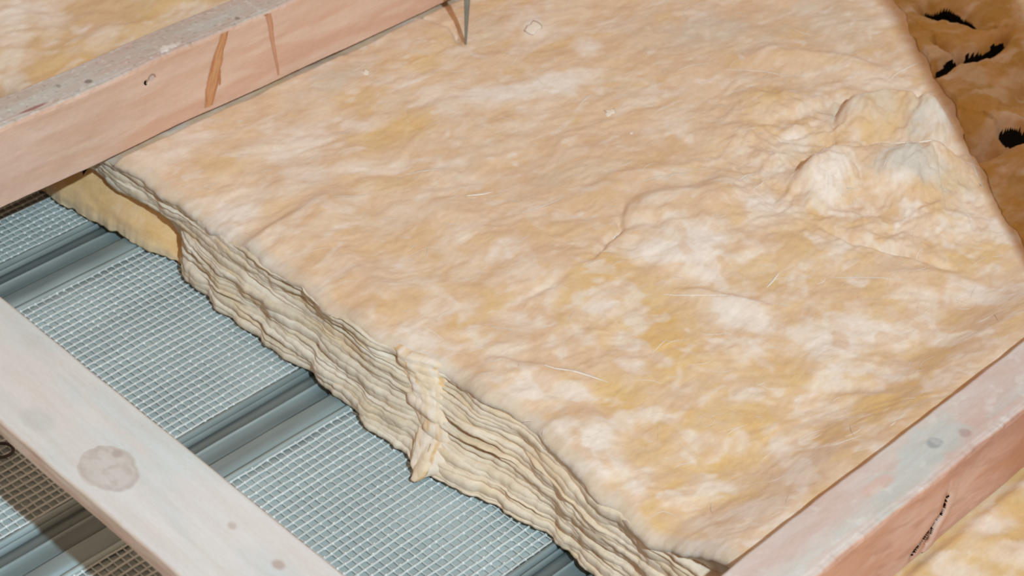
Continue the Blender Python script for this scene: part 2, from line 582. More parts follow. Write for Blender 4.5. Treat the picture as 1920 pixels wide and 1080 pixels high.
# the lit, crumpled batt between the two timbers
EDGE_T = np.array([(-0.52, -0.165), (-0.40, -0.160), (-0.33, -0.156), (-0.249, -0.150), (-0.158, -0.131), (-0.042, -0.136), (0.0, -0.146), (0.109, -0.158), (0.232, -0.153), (0.439, -0.157), (0.52, -0.160)])
EDGE_B = np.array([(-0.52, -0.15), (-0.27, -0.145), (-0.1465, -0.146), (-0.07, -0.163), (0.022, -0.164), (0.1225, -0.155), (0.25, -0.162), (0.372, -0.141), (0.45, -0.150), (0.52, -0.150)])


def edge_top(y):
    return np.interp(y, EDGE_T[:, 0], EDGE_T[:, 1]) + 0.0045 * fbm(y * 17, y * 0 + 2.2, 4, 61)


def edge_bottom(y):
    return np.interp(y, EDGE_B[:, 0], EDGE_B[:, 1]) + 0.006 * fbm(y * 22, y * 0 + 7.7, 4, 62)


def pl(*pts, z=0.1):
    return [at(px, py, z) for px, py in pts]


SEAM = np.array([0.441, -0.315]), (0.761 - 0.441) / (0.085 + 0.315)  # split of the wool, laid along the edge of the strut's shadow


def seam_x(y):
    return SEAM[0][0] + (y - SEAM[0][1]) * SEAM[1] + 0.010 * fbm(y * 15, y * 0 + 1.1, 4, 71)


BUMPS = [B(1540, 345, 50, 45, 0, 0.006), B(1600, 230, 45, 40, 0, 0.006), B(1740, 245, 40, 34, 0, 0.008), B(1290, 455, 120, 60, 0, 0.007), B(1230, 390, 80, 30, -20, 0.004),
         B(1100, 830, 90, 60, 35, 0.005), B(640, 520, 150, 60, 35, 0.006), B(960, 720, 90, 50, 0, 0.005), B(1600, 690, 100, 50, 0, 0.005), B(1410, 190, 40, 26, 0, 0.006), B(1480, 195, 34, 20, 0, 0.005),
         B(430, 380, 90, 60, -30, -0.004), B(1000, 50, 26, 20, 0, 0.003), B(1350, 360, 40, 40, 0, 0.006), B(1690, 340, 40, 30, 0, 0.007)]
# (polyline, height of the ridge, its width on the far side, on the near side)
RIDGES = [(pl((1495, 372), (1512, 340), (1560, 318), (1650, 316), (1760, 312), (1860, 335)), 0.032, 0.020, 0.050), (pl((1560, 240), (1600, 212), (1680, 202), (1745, 226), (1800, 268)), 0.024, 0.014, 0.032),
          (pl((1360, 112), (1440, 95), (1560, 105), (1700, 150)), 0.008, 0.012, 0.03), (pl((1165, 405), (1240, 378), (1330, 362), (1420, 335)), 0.008, 0.018, 0.04), (pl((455, 468), (500, 440), (560, 405), (650, 350)), 0.008, 0.010, 0.06),
          (pl((900, 700), (930, 676), (1000, 680), (1140, 712)), 0.004, 0.006, 0.02), (pl((1240, 545), (1320, 545), (1380, 558), (1460, 582)), 0.0035, 0.006, 0.02), (pl((1530, 748), (1610, 748), (1680, 775)), 0.004, 0.008, 0.02),
          (pl((1380, 205), (1460, 180), (1560, 178)), 0.005, 0.012, 0.03), (pl((1640, 520), (1720, 508), (1830, 520)), 0.004, 0.01, 0.03), (pl((760, 330), (840, 322), (900, 330)), 0.0025, 0.008, 0.02), (pl((1060, 380), (1150, 330), (1300, 310)), 0.004, 0.010, 0.03),
          (pl((1110, 690), (1160, 615), (1200, 540)), -0.004, 0.010, 0.03)]
# (polyline, depth of the groove, its width, lift of the left-hand lip, width of the lip)
CREASES = [(pl((1530, 420), (1600, 450), (1665, 462), (1740, 480), (1815, 503)), 0.010, 0.0055, 0.006, 0.03),
           (pl((1172, 370), (1160, 402), (1165, 428), (1125, 462), (1078, 503)), 0.007, 0.0042, 0.003, 0.018),
           (pl((1078, 503), (1040, 530), (1000, 548), (960, 560)), 0.003, 0.004, 0.002, 0.012),
           (pl((1558, 290), (1556, 245), (1572, 208), (1590, 195)), 0.007, 0.0045, 0.002, 0.012),
           (pl((1705, 240), (1715, 210), (1720, 185), (1724, 165)), 0.008, 0.0042, 0.002, 0.01),
           (pl((1600, 296), (1700, 286), (1790, 282), (1840, 292)), 0.006, 0.006, 0.0, 0.02),
           (pl((828, 40), (845, 52), (860, 70), (870, 95)), 0.008, 0.0045, 0.002, 0.01),
           (pl((760, 26), (795, 30), (815, 36), (840, 52)), 0.005, 0.0045, 0.002, 0.01)]


def main_height(x, y):
    rough = B(1620, 300, 330, 190, 10, 1)[0](x, y)
    s_, t_ = streak_coords(x, y, 0.03, 130)
    h = 0.098 + wool_relief(x, y, 100) * (1 + 0.9 * rough) + rough * (0.0045 * fbm(s_ * 22, t_ * 34, 4, 131) + 0.0025 * np.abs(fbm(x * 45, y * 45, 3, 132)))
    h = h + 0.044 * smooth(-0.32, -0.425, y)
    for b, k in BUMPS:
        h = h + k * b(x, y, 0.25 * noise(x * 40, y * 40, 77))
    for pts, amp, wf_, wn_ in RIDGES:
        d, side, pr = seg_dist(x + 0.006 * fbm(x * 14, y * 14, 2, 85), y + 0.006 * fbm(x * 14 + 5, y * 14, 2, 86), pts)
        fade = smooth(0, 0.3, pr) * smooth(1, 0.75, pr)
        h = h + amp * fade * np.exp(-(d / np.where(side > 0, wf_, wn_)) ** 2)
    jx, jy = x + 0.004 * fbm(x * 35, y * 35, 2, 81), y + 0.004 * fbm(x * 35 + 9, y * 35, 2, 82)
    for pts, dep, w, lip, lw in CREASES:
        d, side, pr = seg_dist(jx, jy, pts)
        fade = smooth(0, 0.2, pr) * smooth(1, 0.7, pr) * np.clip(0.75 + 0.7 * noise(x * 30, y * 30, 87), 0, 1.3)
        h = h - dep * np.exp(-(d / w) ** 2) * fade
        h = h + lip * np.exp(-d / lw) * smooth(-1.2 * w, 1.2 * w, side * d) * fade
    sx = SEAM[0][0] + (y - SEAM[0][1]) * SEAM[1]
    k = smooth(0.045, 0.004, sx - x)
    h = h * (1 - k) + (0.098 + 0.55 * (h - 0.098)) * k
    h = h - 0.006 * B(470, 470, 26, 16, 50, 1)[0](x, y)
    # pressed flat under the upper timber
    press = smooth(0.40, 0.447, y)
    h = h * (1 - press) + np.minimum(h, 0.0985) * press
    h = h - 0.0050 * smooth(0.4435, 0.4485, y)
    return h


SEC = empty('wool_batt', (0.2, 0.0, 0.0))
tag(SEC, 'large peach and yellow glass wool batt with cut edge, between the two timbers', 'insulation', 'glass wool batts')
ys = np.linspace(-0.427, 0.510, 470)
tt = np.linspace(0, 1, 560) ** 0.97
Y2, T2 = np.meshgrid(ys, tt, indexing='ij')
E2 = edge_top(Y2)
XS2 = E2 + 0.018 + (seam_x(Y2) - E2 - 0.018) * T2
top = np.stack([XS2, Y2, main_height(XS2, Y2)], -1)
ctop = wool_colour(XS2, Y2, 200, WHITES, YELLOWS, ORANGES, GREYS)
# small tufted patches, densest towards the near right-hand end
near = smooth(0.20, -0.10, Y2 + 0.35 * XS2)
px_, py_ = XS2 + 0.012 * fbm(XS2 * 20, Y2 * 20, 3, 230), Y2 + 0.012 * fbm(XS2 * 20 + 7, Y2 * 20, 3, 231)
ctop = lerp(ctop, YELLOW, (0.10 + 0.36 * near) * smooth(-0.05, 0.60, fbm(px_ * 17 + 2, py_ * 17, 3, 233)))
ctop = lerp(ctop, WHITE, (0.12 + 0.55 * near) * smooth(0.0, 0.60, fbm(px_ * 21, py_ * 21, 3, 232)))
ctop = lerp(ctop, ORANGE, (0.2 + 0.35 * near) * smooth(0.05, 0.6, fbm(px_ * 30 + 5, py_ * 30, 3, 234)))
# lip of the cut edge
lipd = [(0.020, -0.060), (0.010, -0.022), (0.004, -0.014), (0.000, -0.009), (0.0010, -0.005), (0.005, -0.002), (0.011, -0.0005)]
L = np.zeros((len(ys), len(lipd), 3))
htop = main_height(edge_top(ys) + 0.018, ys)
for i, (dx, dz) in enumerate(lipd):
    L[:, i, 0] = edge_top(ys) + dx + (0.0020 * fbm(ys * 34, i * 0.3 + ys * 0, 3, 83))
    L[:, i, 1] = ys
    L[:, i, 2] = htop + dz + 0.0010 * fbm(ys * 30, i * 0.4 + ys * 0, 3, 84)
L[:, 0, 2] = htop - 0.06
base_row = L[:, :1].copy()
base_row[..., 0] += 0.012
base_row[..., 2] = 0.0035
cl = wool_colour(L[..., 0], L[..., 1], 200, WHITES, YELLOWS, ORANGES, GREYS)
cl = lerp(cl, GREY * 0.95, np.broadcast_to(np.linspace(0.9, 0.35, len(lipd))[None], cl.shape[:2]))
# far wall and side walls
far = top[:, -1:].copy()
far[..., 2] = 0.0035
P = np.concatenate([base_row, L, top, far], 1)
C = np.concatenate([cl[:, :1], cl, ctop, ctop[:, -1:]], 1)
m = Mesh()
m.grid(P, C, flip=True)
for e in (0, -1):
    row = P[e]
    low = row.copy()
    low[:, 2] = 0.0035
    m.grid(np.stack([row, low]), np.stack([C[e], C[e]]), flip=(e == 0))
m.build('batt_body', MAT_WOOL, SEC)

# torn layers of the cut edge, one sheet each
NL = 21
yl = np.linspace(-0.426, 0.515, 480)
ONE = np.ones((1, 9))
for k in range(NL):
    f = k / (NL - 1)
    thick = np.clip(0.0046 + 0.0048 * fbm(yl * 5, yl * 0 + k * 4.1, 3, 300), 0.0012, 0.0100)
    zc = 0.006 + f * 0.086 + 0.0065 * fbm(yl * 5, yl * 0 + k * 0.34, 3, 310) + 0.0005 * fbm(yl * 26, yl * 0 + k * 2.0, 2, 311) + 0.0 * f
    zc = np.maximum(zc, thick + 0.0045)
    xe = edge_bottom(yl) * (1 - f) + edge_top(yl) * f
    xe = xe + 0.0060 * fbm(yl * 7, yl * 0 + k * 0.16, 3, 320) + 0.0011 * fbm(yl * 30, yl * 0 + k * 5.3, 4, 321)
    xe = xe - 0.0025 + 0.0020 * noise(yl * 11, yl * 0 + k * 7.3, 322) - 0.008 * (1 - f) + 0.004 * f
    xe = xe + 0.034 * smooth(0.33, 0.385, yl) * smooth(0.66, 0.50, f)
    prof = [(0.05, 1.0), (0.02, 1.0), (0.006, 0.98), (0.0012, 0.85), (0.0, 0.35), (0.0004, -0.40), (0.0022, -0.92), (0.02, -1.0), (0.05, -1.0)]
    P = np.zeros((len(yl), len(prof), 3))
    for i, (dx, dz) in enumerate(prof):
        P[:, i, 0] = xe + dx + 0.0006 * noise(yl * 90, yl * 0 + i * 0.5 + k * 9, 330)
        P[:, i, 1] = yl
        P[:, i, 2] = zc + dz * thick + 0.0004 * noise(yl * 90, yl * 0 + i * 0.5 + k * 5, 331) - 0.05 * dx
    P[..., 2] = np.minimum(P[..., 2], main_height(edge_top(P[..., 1]) + 0.012, P[..., 1]) - 0.0045 - 0.12 * np.clip(P[..., 0] - edge_top(P[..., 1]), 0, 0.05))
    P[..., 2] = np.maximum(P[..., 2], 0.0045)
    tone = smooth(-0.5, 0.5, fbm(yl * 10, yl * 0 + k * 2.9, 4, 340))[:, None] * ONE
    warm = smooth(0.05, -0.2, yl)[:, None] * ONE
    c = lerp(np.broadcast_to(srgb(212, 196, 173), P.shape), srgb(229, 216, 199), tone)
    c = lerp(c, srgb(236, 213, 188), 0.75 * warm)
    c = lerp(c, srgb(226, 194, 150), 0.42 * smooth(0.2, 0.65, fbm(yl * 12, yl * 0 + k * 6.1, 3, 341))[:, None] * ONE)
    m = Mesh()
    m.grid(P, c, flip=True)
    m.build('torn_layer', MAT_CUT, SEC)

# the brown bank of loosened wool low at the left end, under the upper timber
vv_ = np.linspace(0, 1, 60)
yf = np.linspace(0.335, 0.578, 140)
YF, VF = np.meshgrid(yf, vv_, indexing='ij')
w = smooth(0.335, 0.40, YF)
xb = np.interp(YF, [0.335, 0.372, 0.42, 0.4735, 0.5626, 0.60], [-0.150, -0.154, -0.166, -0.174, -0.186, -0.190]) + 0.0045 * fbm(YF * 26, 0 * YF + 3, 4, 350) * smooth(0.7, 1.0, VF)
zt_ = 0.052 * w * np.ones_like(YF) + 0.004
xt = xb + 0.060
ang = VF * math.pi / 2
PX = xt + (xb - xt) * np.sin(ang) ** 1.25 + 0.0030 * fbm(YF * 11, VF * 2.2, 3, 351)
PZ = 0.0045 + zt_ * np.cos(ang) ** 0.9 + 0.0028 * fbm(YF * 11, VF * 2.2 + 7, 3, 352)
PZ = np.maximum(PZ, 0.0045 + 0.006 * smooth(0.9, 1.0, VF) * np.abs(noise(YF * 60, 0 * YF, 353)))
P = np.stack([PX, YF, PZ], -1)
under = P[:, -1:].copy()
under[..., 0] += 0.05
under[..., 2] = 0.0045
c = wool_colour(YF, PX - 0.6 * PZ, 420, base=srgb(230, 190, 138))
c = lerp(c, srgb(224, 182, 122), 0.55 * smooth(-0.3, 0.5, fbm(YF * 20, VF * 3, 3, 355)))
c = lerp(c, srgb(226, 208, 178), 0.7 * smooth(0.75, 1.0, VF))
m = Mesh()
m.grid(np.concatenate([P, under], 1), np.concatenate([c, c[:, -1:]], 1), flip=False)
tag(m.build('torn_flap', MAT_CUT, SEC), 'brownish loosened lower flap of the wool edge')

# tongue of wool hanging over the cut edge
u_, v_ = np.meshgrid(np.linspace(-1, 1, 46), np.linspace(0, 1, 110), indexing='ij')
wid = np.interp(v_, [0, .15, .3, .5, .7, .85, .95, 1], [.016, .022, .026, .027, .026, .021, .014, .002]) * (1 + 0.16 * fbm(v_ * 4, 0 * v_ + np.sign(u_) * 3, 3, 361))
TY = -0.006 - 0.058 * smooth(0.1, 1.0, v_) - u_ * wid + 0.002 * fbm(u_ * 3, v_ * 8, 3, 362)
fall = np.clip((v_ - 0.24) / 0.76, 0, 1)
ht = main_height(edge_top(TY) + 0.016, TY)
TZ = ht - 0.0006 - (ht - 0.006) * fall ** 1.1
fz = np.clip((TZ - 0.006) / 0.086, 0, 1)
face = edge_bottom(TY) * (1 - fz) + edge_top(TY) * fz + 0.0060 * fbm(TY * 7, fz * 23 * 0.16, 3, 320) - 0.0025 - 0.008 * (1 - fz) + 0.004 * fz
TX = np.where(v_ < 0.24, edge_top(TY) + 0.004 + 0.03 * (0.24 - v_) / 0.24, face)
dome = np.sqrt(np.clip(1 - u_ ** 2, 0, 1)) ** 0.7
lobes = 0.0016 * np.abs(np.sin(v_ * math.pi * 4.4 + 0.9 * u_ + 1.6 * noise(v_ * 3, u_, 366))) + 0.0018 * fbm(u_ * 1.3, v_ * 4, 3, 363)
on = smooth(0.10, 0.42, v_)
bul = on * (dome * (0.0026 + lobes + 0.010 * smooth(0.75, 1.0, v_)) - 0.015 * (1 - dome)) - 0.004 * (1 - on)
TX = TX - bul * smooth(0.12, 0.32, v_)
TZ = TZ + bul * smooth(0.34, 0.12, v_)
P = np.stack([TX, TY, np.maximum(TZ, 0.0048)], -1)
c = lerp(np.broadcast_to(srgb(234, 209, 180), P.shape), srgb(237, 220, 204), smooth(-0.3, 0.4, fbm(u_ * 2, v_ * 6, 4, 364)))
c = lerp(c, srgb(222, 178, 116), 0.8 * smooth(0.3, 0.7, fbm(u_ * 3 + 4, v_ * 8, 3, 365)))
m = Mesh()
m.grid(P, c, flip=False)
o = m.build('hanging_tuft', MAT_CUT, SEC)
tag(o, 'pale tongue of wool hanging over the cut edge')
md = o.modifiers.new('body', 'SOLIDIFY')
md.thickness = 0.002
md.offset = -1

# loose fibres lying on the wool
m = Mesh()
WISPS = [((760, 322), (838, 318), .0008), ((875, 366), (925, 356), .0012), ((1020, 688), (1140, 712), .0012), ((1438, 535), (1462, 506), .0012), ((1245, 548), (1375, 556), .0008), ((1165, 425), (1150, 440), .0014), ((1640, 312), (1780, 302), .0012),
         ((1085, 195), (1110, 172), .0008), ((980, 400), (1060, 365), .0007), ((1200, 340), (1300, 318), .0007), ((1560, 520), (1700, 530), .0006), ((1360, 130), (1500, 140), .0008), ((1660, 160), (1730, 115), .0009), ((1725, 185), (1765, 260), .0010),
         ((1820, 290), (1845, 350), .0012), ((620, 380), (700, 360), .0006), ((1270, 130), (1330, 118), .0006), ((1380, 345), (1420, 320), .0009), ((1410, 360), (1440, 335), .0009)]
strands = [(at(*a, 0.1)[:2], at(*b, 0.1)[:2], r) for a, b, r in WISPS]
for k in range(420):
    x, y = rng.uniform(-0.14, 0.80), rng.uniform(-0.43, 0.44)
    if x > SEAM[0][0] + (y - SEAM[0][1]) * SEAM[1] - 0.03:
        continue
    a = math.atan2(SDIR[1], SDIR[0]) + rng.normal(0, 0.55)
    ln = rng.uniform(0.008, 0.032)
    strands.append((np.array([x, y]), np.array([x + ln * math.cos(a), y + ln * math.sin(a)]), rng.uniform(0.00018, 0.00042)))
n = 7
A = np.array([s[0] for s in strands])
Bn = np.array([s[1] for s in strands])
tv = np.linspace(0, 1, n)[None, :]
perp = np.stack([-(Bn - A)[:, 1], (Bn - A)[:, 0]], -1)
bow = rng.normal(0, 0.13, len(strands))[:, None] * np.sin(tv * math.pi)
bow[:len(WISPS)] *= 0.35
SX = A[:, :1] + (Bn - A)[:, :1] * tv + perp[:, :1] * bow
SY = A[:, 1:] + (Bn - A)[:, 1:] * tv + perp[:, 1:] * bow
SZ = main_height(SX, SY) + 0.0001 + np.abs(rng.normal(0, 0.0003, len(strands)))[:, None] * np.sin(tv * math.pi)
for i, s in enumerate(strands):
    prof = s[2] * np.sin(np.linspace(0.15, math.pi - 0.15, n)) ** 0.6
    m.tube(np.stack([SX[i], SY[i], SZ[i]], -1), prof, 3, srgb(238, 222, 206) * rng.uniform(0.85, 1.05))
tag(m.build('loose_fibres', MAT_FIBRE, SEC), kind='stuff')

# pale flakes caught in the surface
for px, py, r in ((1145, 205, 0.0080), (686, 131, 0.0052), (1184, 243, 0.0028), (1000, 52, 0.0105)):
    p = at(px, py, 0.102)
    hz = float(main_height(np.array([p[0]]), np.array([p[1]]))[0])
    a = np.linspace(0, 2 * np.pi, 15)
    rr = r * (1 + 0.75 * noise(np.cos(a) * 1.9 + px, np.sin(a) * 1.9, 380))
    P = np.array([[[p[0] + s * rr[i] * math.cos(a[i]), p[1] + s * 0.8 * rr[i] * math.sin(a[i]), hz + 0.0004 + 0.5 * dz + 0.16 * s * rr[i] * math.sin(a[i] + px)] for i in range(15)]
                  for s, dz in ((0.02, -0.001), (0.8, -0.001), (1.0, 0.0), (0.75, 0.0012), (0.4, 0.0018), (0.02, 0.002))])
    m = Mesh()
    m.grid(P, srgb(229, 211, 194))
    m.build('wool_flake', MAT_FIBRE, SEC)

# far right wool, split off along the strut's shadow; shade also put into its colour
DCREASE = [(pl((1742, 10), (1765, 20), (1800, 26), (1836, 38)), 0.075, 0.0075), (pl((1752, 136), (1775, 118), (1800, 106)), 0.030, 0.0048), (pl((1805, 105), (1850, 94), (1878, 68)), 0.060, 0.0062),
           (pl((1882, 238), (1905, 246), (1945, 252)), 0.070, 0.0060), (pl((1820, 286), (1832, 276)), 0.035, 0.0080), (pl((1762, 82), (1772, 92)), 0.018, 0.006), (pl((1800, 232), (1860, 262), (1890, 250)), 0.012, 0.008),
           (pl((1850, 268), (1872, 262)), 0.016, 0.009), (pl((1890, 190), (1915, 165), (1935, 130)), 0.014, 0.010)]


def far_height(x, y):
    h = 0.097 + 1.2 * wool_relief(x, y, 500) + 0.0022 * np.abs(fbm(x * 38, y * 38, 4, 507)) + 0.0010 * fbm(x * 110, y * 110, 3, 508) + 0.007 * fbm(x * 9, y * 9, 2, 505)
    jx, jy = x + 0.007 * fbm(x * 16, y * 16, 2, 581), y + 0.007 * fbm(x * 16 + 9, y * 16, 2, 582)
    for pts, dep, w in DCREASE:
        d, side, pr = seg_dist(jx, jy, pts)
        h = h - (0.020 if dep >= 0.03 else dep) * np.exp(-(d / (1.7 * w)) ** 2) + 0.006 * np.exp(-d / 0.03) * smooth(-0.006, 0.006, side * d)
    return np.clip(h, 0.008, 0.115)


def far_torn(x, y):
    jx, jy = x + 0.007 * fbm(x * 16, y * 16, 2, 581), y + 0.007 * fbm(x * 16 + 9, y * 16, 2, 582)
    torn = np.zeros(x.shape, bool)
    for pts, dep, w in DCREASE:
        if dep >= 0.03:
            d, side, pr = seg_dist(jx, jy, pts)
            torn |= d < 1.05 * w * (1 + 0.5 * noise(x * 45, y * 45, 583)) * (0.25 + 0.75 * np.sin(np.clip(pr, 0.02, 0.98) * math.pi))
    return torn


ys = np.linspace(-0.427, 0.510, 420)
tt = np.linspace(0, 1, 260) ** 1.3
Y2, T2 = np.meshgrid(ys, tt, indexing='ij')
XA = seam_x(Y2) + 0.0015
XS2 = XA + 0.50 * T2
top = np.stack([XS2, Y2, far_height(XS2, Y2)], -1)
c = wool_colour(XS2, Y2, 600, [B(1915, 20, 20, 50, 0, .8)], (), (), (), base=SHADE_OCHRE)  # white blob paints the lit corner past the shadow; base carries painted shade
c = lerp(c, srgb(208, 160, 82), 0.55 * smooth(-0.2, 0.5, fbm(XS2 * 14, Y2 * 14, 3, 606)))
w0, w1 = top[:, :1].copy(), top[:, -1:].copy()
w0[..., 2] = w1[..., 2] = 0.0035
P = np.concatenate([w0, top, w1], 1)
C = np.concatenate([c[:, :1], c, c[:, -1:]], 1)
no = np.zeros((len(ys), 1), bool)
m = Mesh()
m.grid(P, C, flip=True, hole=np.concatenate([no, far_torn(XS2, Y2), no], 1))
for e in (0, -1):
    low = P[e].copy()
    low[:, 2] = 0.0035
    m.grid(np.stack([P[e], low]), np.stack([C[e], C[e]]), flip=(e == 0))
tag(m.build('wool_batt', MAT_WOOL), 'shaded glass wool, shade painted in as dark ochre, with black gaps in the upper right corner', 'insulation', 'glass wool batts')

# the batt behind the upper timber
HOLE = [(pl((-25, 150), (-2, 165), (14, 182), z=0.15), 0.06, 0.011)]


def back_height(x, y):
    h = 0.146 + 1.5 * wool_relief(x, y, 700)
    for pts, dep, w in HOLE:
        d, side, pr = seg_dist(x, y, pts)
        h = h - dep * np.exp(-(d / w) ** 2)
    return h


xs_, ys_ = np.linspace(-0.42, 1.0, 430), np.linspace(0.512, 1.05, 170)
Y2, X2 = np.meshgrid(ys_, xs_, indexing='ij')
top = np.stack([X2, Y2, back_height(X2, Y2)], -1)
Z15 = 0.15
c = wool_colour(X2, Y2, 800, [B(70, 25, 70, 40, 0, .6, Z15), B(20, 60, 40, 60, 0, .6, Z15), B(200, 62, 50, 18, -20, .5, Z15), B(330, 30, 60, 16, -20, .3, Z15), B(20, 135, 30, 24, 0, .6, Z15)],
                [B(120, 110, 80, 30, -25, .7, Z15), B(260, 50, 90, 24, -25, .5, Z15)], [B(180, 20, 60, 40, 0, .7, Z15), B(60, 110, 30, 40, 0, .6, Z15)], [B(30, 150, 30, 20, 0, .6, Z15)], base=srgb(212, 178, 136))
front = np.stack([top[0], top[0], top[0]])
front[0, :, 1], front[0, :, 2] = 0.600, 0.0035
front[1, :, 1], front[1, :, 2] = 0.588, 0.07
front[2, :, 1], front[2, :, 2] = 0.530, 0.125
endw = top[-1:].copy()
endw[..., 2] = 0.0035
P = np.concatenate([front, top, endw], 0)
C = np.concatenate([c[:1]] * 3 + [c, c[-1:]], 0)
m = Mesh()
m.grid(P, C, flip=False)
for e in (0, -1):
    low = P[:, e].copy()
    low[:, 2] = 0.0035
    m.grid(np.stack([P[:, e], low]), np.stack([C[:, e], C[:, e]]), flip=(e != 0))
tag(m.build('wool_batt', MAT_WOOL), 'tan glass wool batt behind the upper timber in the upper left corner', 'insulation', 'glass wool batts')

# the batt in front of the right-hand timber
xs_, ys_ = np.linspace(-0.45, 0.62, 330), np.linspace(-1.0, -0.428, 170)
Y2, X2 = np.meshgrid(ys_, xs_, indexing='ij')
h = 0.070 + 1.1 * wool_relief(X2, Y2, 900)
press = smooth(-0.500, -0.487, Y2)
h = h * (1 - press) + np.minimum(h, 0.064) * press
top = np.stack([X2, Y2, h], -1)
c = wool_colour(X2, Y2, 950, [B(1850, 985, 50, 24, 0, .7, .07), B(1900, 1040, 60, 30, 0, .6, .07), B(1800, 1075, 60, 20, 0, .5, .07)], [B(1860, 1000, 170, 110, 0, .45, .07), B(1780, 1010, 40, 24, -30, .9, .07), B(1700, 1070, 40, 20, -30, .7, .07)], base=srgb(210, 172, 118))
wn, wf = top[:1].copy(), top[-1:].copy()
wn[..., 2] = wf[..., 2] = 0.0035
P = np.concatenate([wn, top, wf], 0)
C = np.concatenate([c[:1], c, c[-1:]], 0)
m = Mesh()
m.grid(P, C, flip=False)
for e in (0, -1):
    low = P[:, e].copy()
    low[:, 2] = 0.0035
    m.grid(np.stack([P[:, e], low]), np.stack([C[:, e], C[:, e]]), flip=(e != 0))
tag(m.build('wool_batt', MAT_WOOL), 'yellowish glass wool batt below the cracked timber in the lower right corner', 'insulation', 'glass wool batts')


# ------------------------------------------------------------------ timbers
def timber(name, x0, x1, y0, y1, z0, z1, paint, mat, nx=560, along='x', rough=0.0010, seed=1, wane=0.0015, parent=None):
    """A sawn length of wood with slightly worn edges; (a, b, c): along, across, up."""
    # section ring, starting at the lower front corner and going up the front face, over the top and down the back
    bv = 0.0022
    front = [(0, z) for z in np.linspace(z0 + bv, z1 - bv, 74)]
    topr = [(y, z1) for y in np.linspace(bv, (y1 - y0) - bv, 40)]
    back = [(y1 - y0, z) for z in np.linspace(z1 - bv, z0 + bv, 6)]
    bot = [(y, z0) for y in np.linspace((y1 - y0) - bv, bv, 6)]
    ringp = front + topr + back + bot + [front[0]]
    side = [0] * len(front) + [1] * len(topr) + [2] * len(back) + [3] * len(bot) + [0]
    a = np.concatenate([np.linspace(x0, -0.36, 50), np.linspace(-0.36, 0.42, nx)[1:-1], np.linspace(0.42, x1, 50)])
    nx = len(a)
    P = np.zeros((len(ringp), nx, 3))
    C = np.zeros((len(ringp), nx, 3))
    OFF = np.zeros((len(ringp), nx))
    for i, (dy, z) in enumerate(ringp):
        w = 0.0008 * fbm(a * 7, a * 0 + 0.2, 3, seed) * 2
        e = 0.0
        if side[i] == 0 and 71 < i < 80:
            e = 1.0
        if side[i] == 1 and i < 78:
            e = 1.0
        wn = wane * np.abs(fbm(a * 16, a * 0 + 4, 4, seed + 3)) * e
        yy = y0 + dy + w + (wn if e else 0) + rough * 0.35 * fbm(a * 40, a * 0 + dy * 60 + z * 60, 3, seed + 5)
        zz = z + 0.0006 * fbm(a * 6, a * 0 + 8, 2, seed + 6) - wn + rough * 0.35 * fbm(a * 30, a * 0 + dy * 80, 3, seed + 7) * (side[i] == 1)
        P[i, :, 0], P[i, :, 1], P[i, :, 2] = a, yy, zz
        C[i], off = paint(side[i], a, dy / (y1 - y0), (z - z0) / (z1 - z0))
        P[i, :, 1] += off if side[i] == 0 else 0
        OFF[i] = off
    if along == 'y':
        P = np.stack([-P[..., 1], P[..., 0], P[..., 2]], -1)
    m = Mesh()
    m.grid(P, C, flip=True, hole=OFF > 0.0034)
    for e, fl in ((0, True), (-1, False)):
        r = P[:, e]
        mid_ = np.repeat(r.mean(0)[None], len(r), 0)
        m.grid(np.stack([r, mid_]), np.stack([C[:, e], C[:, e]]), flip=fl)
    return m.build(name, mat, parent)


FACE = srgb(222, 188, 168)
FACE2 = srgb(214, 173, 148)
TOPC = srgb(196, 180, 170)
TOPB = srgb(197, 196, 190)


def spot(a, b, ca, cb, ra, rb, wv=0):
    return 1 - smooth(0.55, 1.1, np.sqrt(((a - ca) / ra) ** 2 + ((b - cb) / rb) ** 2) + wv)


def face_x(px, py, y):
    d = R @ np.array([(px - 960) / FOCAL, -(py - 540) / FOCAL, -1.0])
    return CAM + d * ((y - CAM[1]) / d[1])


UY, UZ0, UZ1 = 0.447, 0.1005, 0.196
RY, RZ0, RZ1 = -0.4848, 0.0655, 0.160


def knot_line(px_pts, y, z0, z1):
    q = [face_x(px, py, y) for px, py in px_pts]
    return [(p[0], p[2]) for p in q]


K1 = knot_line([(424, 50), (412, 95), (402, 140), (392, 200)], UY, UZ0, UZ1)
K1B = knot_line([(413, 130), (412, 160)], UY, UZ0, UZ1)
K2 = knot_line([(500, 15), (508, 60), (514, 95), (522, 140)], UY, UZ0, UZ1)
HOLE_U = face_x(280, 151, UY)
TS = [at(62, 203, UZ1), at(165, 152, UZ1), at(445, 34, UZ1), at(108, 160, UZ1)]
DUST = at(318, 90, UZ1)


